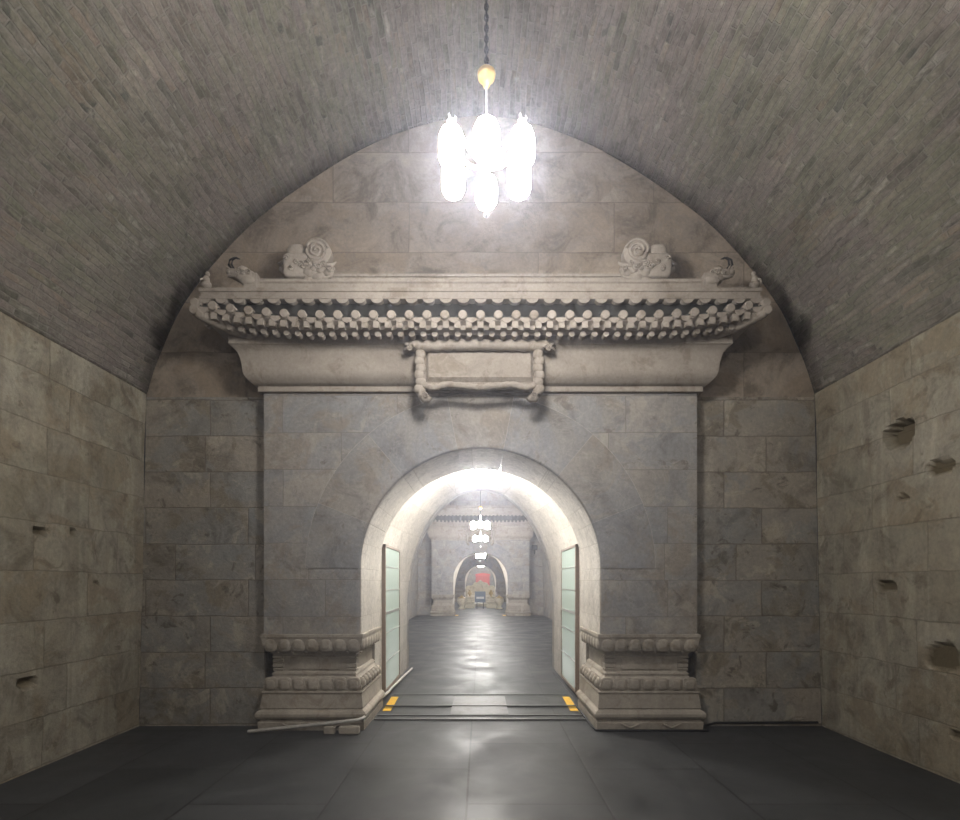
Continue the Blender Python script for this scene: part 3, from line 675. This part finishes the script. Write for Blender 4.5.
# ------------------------------------------------------------ chandeliers
def lantern(name, c, r, h, mat, root):
    return MB().lathe([(r*0.45, -h/2), (r*0.85, -h*0.42), (r, -h*0.3), (r, h*0.3), (r*0.85, h*0.42), (r*0.45, h/2)], c, 8).build(name, mat, root)
def chandelier(Y, z, ceil_z, label, full=True, x=0.04, glow='glow'):
    g = thing('chandelier', label, 'chandelier', (x, Y, z), 'palace lantern chandeliers along the halls')
    G = M[glow]
    top = ceil_z - z
    ch = MB()
    if full:
        zz = 0.68; k = 0
        while zz < top:
            ch.tube([((0.012*cos(t) if k % 2 else 0), (0 if k % 2 else 0.012*cos(t)), zz+0.024*sin(t)) for t in [2*pi*i/10 for i in range(11)]], 0.0055, 5); zz += 0.036; k += 1
        ch.tube([(0, 0, 0.6), (0, 0, top)], 0.008, 6)
    else: ch.tube([(0, 0, 0.4), (0, 0, top)], 0.012, 6)
    ch.build('chain', M['iron'], g)
    MB().lathe([(0.01, 0.655), (0.045, 0.65), (0.062, 0.63), (0.058, 0.60), (0.032, 0.575), (0.02, 0.54), (0.008, 0.53)]).build('canopy_ball', M['gold'], g)
    st = MB().lathe([(0.006, 0.56), (0.006, 0.36), (0.025, 0.33), (0.02, 0.3), (0.012, 0.04), (0.02, -0.02), (0.012, -0.06)])
    st.build('stem', M['white'], g)
    lantern('lantern', (0, 0, 0.18 if full else 0.05), 0.088, 0.25 if full else 0.2, G, g)
    if full: lantern('lantern', (0, 0, -0.17), 0.072, 0.2, G, g)
    MB().lathe([(0.012, -0.27), (0.022, -0.29), (0.012, -0.31), (0.02, -0.325), (0.005, -0.34)]).build('finial', M['white'], g)
    for a in (30, -30, 150, 210):
        ca, sa = cos(math.radians(a)), sin(math.radians(a)); R = 0.265
        MB().tube([(0.03*ca, 0.03*sa, 0.0), (0.12*ca, 0.12*sa, 0.05), (0.2*ca, 0.2*sa, 0.14), (R*ca, R*sa, 0.17), (R*ca*1.08, R*sa*1.08, 0.14)], [0.014, 0.012, 0.012, 0.012, 0.006], 6).build('arm', M['white'], g)
        if full:
            f = MB().ell((R*ca, R*sa, 0.185), (0.03, 0.03, 0.02), 10, 6)
            for k in range(3): f.tube([(R*ca, R*sa, 0.19), (R*ca+0.03*cos(k*2.1), R*sa+0.03*sin(k*2.1), 0.215), (R*ca+0.022*cos(k*2.1), R*sa+0.022*sin(k*2.1), 0.23)], [0.01, 0.007, 0.003], 5)
            f.build('finial', M['white'], g)
        lantern('lantern', (R*ca, R*sa, 0.02), 0.08, 0.24 if full else 0.19, G, g)
    return g
chandelier(3.5, 4.4, 6.84, 'white glowing lantern chandelier under the brick vault, largest and nearest')
chandelier(-2.2, 4.4, 6.84, 'lantern chandelier hanging behind the viewer')
chandelier(16.7, 3.42, 6.84, 'glowing lantern chandelier in the middle hall, upper and nearer of the two', False, 0, 'glowfar')
chandelier(21.7, 3.42, 6.84, 'glowing lantern chandelier in the middle hall, lower and farther of the two', False, 0, 'glowfar')
chandelier(36.5, 3.42, 6.84, 'small bright chandelier seen inside the distant gateway arch', False, 0, 'glowfar')
# lamp under the passage vaults: three short lantern tubes on a bar
def passage_lamp(Y, label):
    g = thing('passage_lamp', label, 'lamp', (0.02, Y, 3.36), 'three tube lamps under the passage vaults')
    MB().box(-0.3, 0.3, -0.03, 0.03, -0.06, -0.03).lathe([(0.02, -0.04), (0.02, 0.02)], n=8).build('mounting_bar', M['white'], g)
    for k in (-1, 0, 1):
        lantern('lantern', (k*0.2, 0, -0.19), 0.075, 0.26 if k else 0.3, M['glowwarm'], g)
passage_lamp(7.5, 'bright three lantern lamp under the near arch vault')
passage_lamp(26.75, 'bright lamp under the vault of the distant gateway')
passage_lamp(45.6, 'tiny lamp glow under the farthest arch')
# hall beyond
chandelier(52, 3.6, 6.84, 'chandelier lighting the red chest in the last hall', False, 0, 'glowfar')

# ------------------------------------------------------------ doors folded open in the passage
for n, s in ((1, -1), (2, 1)):
    X = s*1.315; b = MB()
    y0, y1, z0, z1 = 7.2, 8.52, 0.07, 2.14
    xa, xb = sorted((X, X+s*0.05))
    b.box(xa, xb, y0, y0+0.05, z0, z1); b.box(xa, xb, y1-0.04, y1, z0, z1)
    b.box(xa, xb, y0, y1, z1-0.035, z1); b.box(xa, xb, y0, y1, z0, z0+0.04)
    d = b.build('door_%d' % n, M['doorframe'], kind='structure')
    xa, xb = sorted((X+s*0.012, X+s*0.03))
    MB().box(xa, xb, y0+0.05, y1-0.04, z0+0.04, z1-0.035).build('glass_pane', M['glass'], d)
    r = MB()
    for z in (0.5, 0.9, 1.18, 1.5, 1.83):
        h = 0.018 if z == 1.18 else 0.006
        xa, xb = sorted((X+s*0.004, X+s*0.012)); r.box(xa, xb, y0+0.05, y1-0.04, z-h, z+h)
    r.build('rail', M['steel'], d)

# ------------------------------------------------------------ threshold, tape, cables
t = tag(MB().box(-0.37, 0.34, 6.30, 7.30, 0.0, 0.012).build('paving_slab', M['slab'], bevel=0.004), 'pale grey slab let into the dark threshold floor at the middle of the passage', 'slab')
for y, h, lab in ((6.71, 0.035, 'metal strip laid over the pale slab across the passage threshold'), (6.05, 0.03, 'long dark metal strip across the passage threshold, nearest the viewer'), (6.25, 0.022, 'metal strip at the near edge of the pale slab in the passage threshold'), (7.42, 0.016, 'metal strip across the passage floor just behind the pale slab')):
    tag(MB().box(-1.24, 1.24, y, y+0.03, 0, h*0.6).build('threshold_strip', M['strip'], bevel=0.004), lab, 'strip', 'metal strips across the passage threshold')
for s, w_ in ((-1, 'left'), (1, 'right')):
    b = MB()
    for (ya, yb) in ((6.68, 7.3), (6.50, 6.62)):
        xo = lambda y: s*(1.175+0.03*(y-6.5))
        b.prism_z([(xo(ya)-0.05, ya), (xo(ya)+0.05, ya), (xo(yb)+0.05, yb), (xo(yb)-0.05, yb)], 0.001, 0.004)
    tag(b.build('floor_tape', M['yellow']), 'yellow warning tape on the floor at the %s side of the passage' % w_, 'tape', 'yellow tapes at the threshold')
def PT(px, py, Y): return ((px-480.5)*Y/F, Y, 1.6+(583-py)*Y/F)
for s, w_ in ((-1, 'left'), (1, 'right')):
    tag(MB().box(s*1.17-0.07, s*1.17+0.07, 25.35, 26.1, 0.001, 0.004).build('floor_tape', M['yellow']), 'tiny yellow tape on the floor at the %s foot of the distant gateway' % w_, 'tape', 'yellow tapes at the distant threshold')
c = thing('cable_duct', 'grey cable duct bent round the foot of the left pedestal', 'cable duct', (-1.3, 5.55, 0))
o = MB().tube([(-1.17, -0.02, 0.02), (-0.6, -0.025, 0.08), (0.0, -0.03, 0.145), (0.045, 0.02, 0.15), (0.03, 0.9, 0.15), (0.06, 1.5, 0.13), (0.0, 1.9, 0.07), (0.02, 3.0, 0.05), (0.04, 4.0, 0.03)], 0.02, 8).build('duct', M['cablegrey'], c)
f = MB()
for (x, y, w_, h_) in ((-0.30, -0.03, 0.06, 0.085), (-0.09, -0.03, 0.11, 0.085)):
    MB().box(x-w_, x+w_, y-0.04, y+0.03, 0, h_).build('foot', M['ped'], c, bevel=0.015)
tag(MB().tube([(1.29, 9.2, 0.012), (1.285, 7.2, 0.012), (1.24, 6.8, 0.012), (1.235, 5.72, 0.012), (1.25, 5.61, 0.012), (1.4, 5.6, 0.012), (2.46, 5.6, 0.012)], 0.012, 8).build('cable', M['iron']),
    'thin black cable on the floor around the right pedestal', 'cable')
tag(MB().tube([(2.45, 5.74, 0.015), (2.6, 5.76, 0.05), (3.75, 5.78, 0.05)], 0.014, 8).build('cable', M['iron']), 'black cable run along the foot of the end wall, right of the gateway', 'cable')

# ------------------------------------------------------------ far hall: throne, urns, board, red chest
th = thing('throne', 'cream marble throne with scrolled high back in the distant hall', 'throne', (0, 36.0, 0))
MB().box(-1.25, 1.25, -0.75, 0.55, 0, 0.2).build('base', M['cream'], th, bevel=0.03)
MB().box(-0.95, 0.95, -0.5, 0.4, 0.28, 0.72).build('seat', M['cream'], th, bevel=0.03)
bk = [(-1.0, 0.72), (1.0, 0.72), (1.04, 1.3), (0.9, 1.42), (0.6, 1.42), (0.45, 1.62), (0.2, 1.66), (0, 1.82), (-0.2, 1.66), (-0.45, 1.62), (-0.6, 1.42), (-0.9, 1.42), (-1.04, 1.3)]
MB().prism(bk, 0.25, 0.4).build('backrest', M['cream'], th, bevel=0.02)
for s in (-1, 1): MB().box(min(s*0.85, s*1.0), max(s*0.85, s*1.0), -0.5, 0.25, 0.72, 1.12).build('armrest', M['cream'], th, bevel=0.03)
for s, wd in ((-1, 'left'), (1, 'right')):
    st = thing('stone_stand', 'cream carved stone stand %s of the notice board in front of the throne' % wd, 'stand', (s*0.68, 33.2, 0))
    MB().ring_stack(-0.28, 0.28, -0.2, 0.2, [(0, 0.03), (0.12, 0.03), (0.15, 0), (0.3, -0.03), (0.33, 0.03), (0.4, 0.04)], back=True).build('base', M['cream'], st)
    MB().ring_stack(-0.22, 0.22, -0.16, 0.16, [(0.4, 0), (0.45, -0.03), (0.6, -0.03), (0.64, 0.03), (0.72, 0.05)], back=True).build('top', M['cream'], st)
    v = tag(MB().lathe([(0.09, 0), (0.05, 0.05), (0.07, 0.1), (0.15, 0.2), (0.13, 0.3), (0.06, 0.36), (0.1, 0.42)], n=16).build('candlestick', M['ochre'], loc=(s*0.68, 33.2, 0.72)), 'ochre vessel on top of the %s stone stand before the throne' % wd, 'vessel', 'ritual vessels before the throne')
    u = thing('urn', 'large pale urn on the floor, far %s in front of the distant throne' % wd, 'urn', (s*1.15, 32.0, 0), 'urns before the throne')
    MB().lathe([(0.2, 0), (0.22, 0.06), (0.13, 0.12), (0.14, 0.22), (0.27, 0.4), (0.3, 0.55), (0.25, 0.62), (0.29, 0.66)], n=18).build('bowl', M['cream'], u)
    MB().lathe([(0.27, 0.66), (0.2, 0.72), (0.1, 0.78), (0.04, 0.84)], n=18).build('lid', M['ochre'], u)
nb = thing('notice_board', 'dark blue notice board standing in front of the throne', 'board', (-0.02, 32.2, 0))
MB().box(-0.33, 0.33, -0.02, 0.02, 0.42, 1.08).build('panel', M['screen'], nb)
for x in (-0.2, 0.2): MB().box(x-0.02, x+0.02, -0.02, 0.15, 0, 0.42).build('leg', M['iron'], nb)
MB().box(-0.24, 0.24, -0.024, -0.02, 0.62, 0.75).build('pale_lettering', M['white'], nb)
da = tag(MB().box(-1.5, 1.5, 51.5, 54.5, 0, 0.75).build('stone_dais', M['cream'], bevel=0.05), 'stone dais under the red chest in the last hall', 'dais')
rc = thing('red_chest', 'red lacquered chest on the dais in the last hall, above the throne back', 'chest', (0.24, 52.8, 0.75))
MB().box(-0.72, 0.68, -0.6, 0.6, 0.0, 1.6).build('body', M['red'], rc, bevel=0.03)
MB().prism([(-0.8, 1.6), (0.76, 1.6), (0.7, 1.75), (0.0, 1.85), (-0.72, 1.75)], -0.68, 0.68).build('lid', M['red'], rc)
# wall box
wb = thing('wall_box', 'small dark box on a bracket beside the distant gateway, upper right', 'box', (2.6, 25.05, 3.3))
MB().box(-0.13, 0.13, -0.12, 0.0, -0.12, 0.12).build('housing', M['iron'], wb, bevel=0.01)
MB().box(0.0, 0.04, -0.02, 0.28, -0.3, -0.12).build('bracket', M['iron'], wb)
# haze volume added to imitate the lens glow around the near chandelier
hz = MB().box(-4.2, 4.2, -4.6, 9.6, -0.02, 7.2)
m = bpy.data.materials.new('added glow haze'); m.use_nodes = True; N = m.node_tree.nodes; N.clear()
vs_ = N.new('ShaderNodeVolumeScatter'); vs_.inputs['Color'].default_value = (0.84, 0.86, 1, 1); vs_.inputs['Density'].default_value = 0.015; vs_.inputs['Anisotropy'].default_value = 0.8
ou = N.new('ShaderNodeOutputMaterial'); m.node_tree.links.new(vs_.outputs[0], ou.inputs['Volume'])
h = hz.build('glow_haze', m); h['kind'] = 'stuff'; h['label'] = 'thin haze added to imitate the lens glow around the near chandelier'; h['category'] = 'haze'
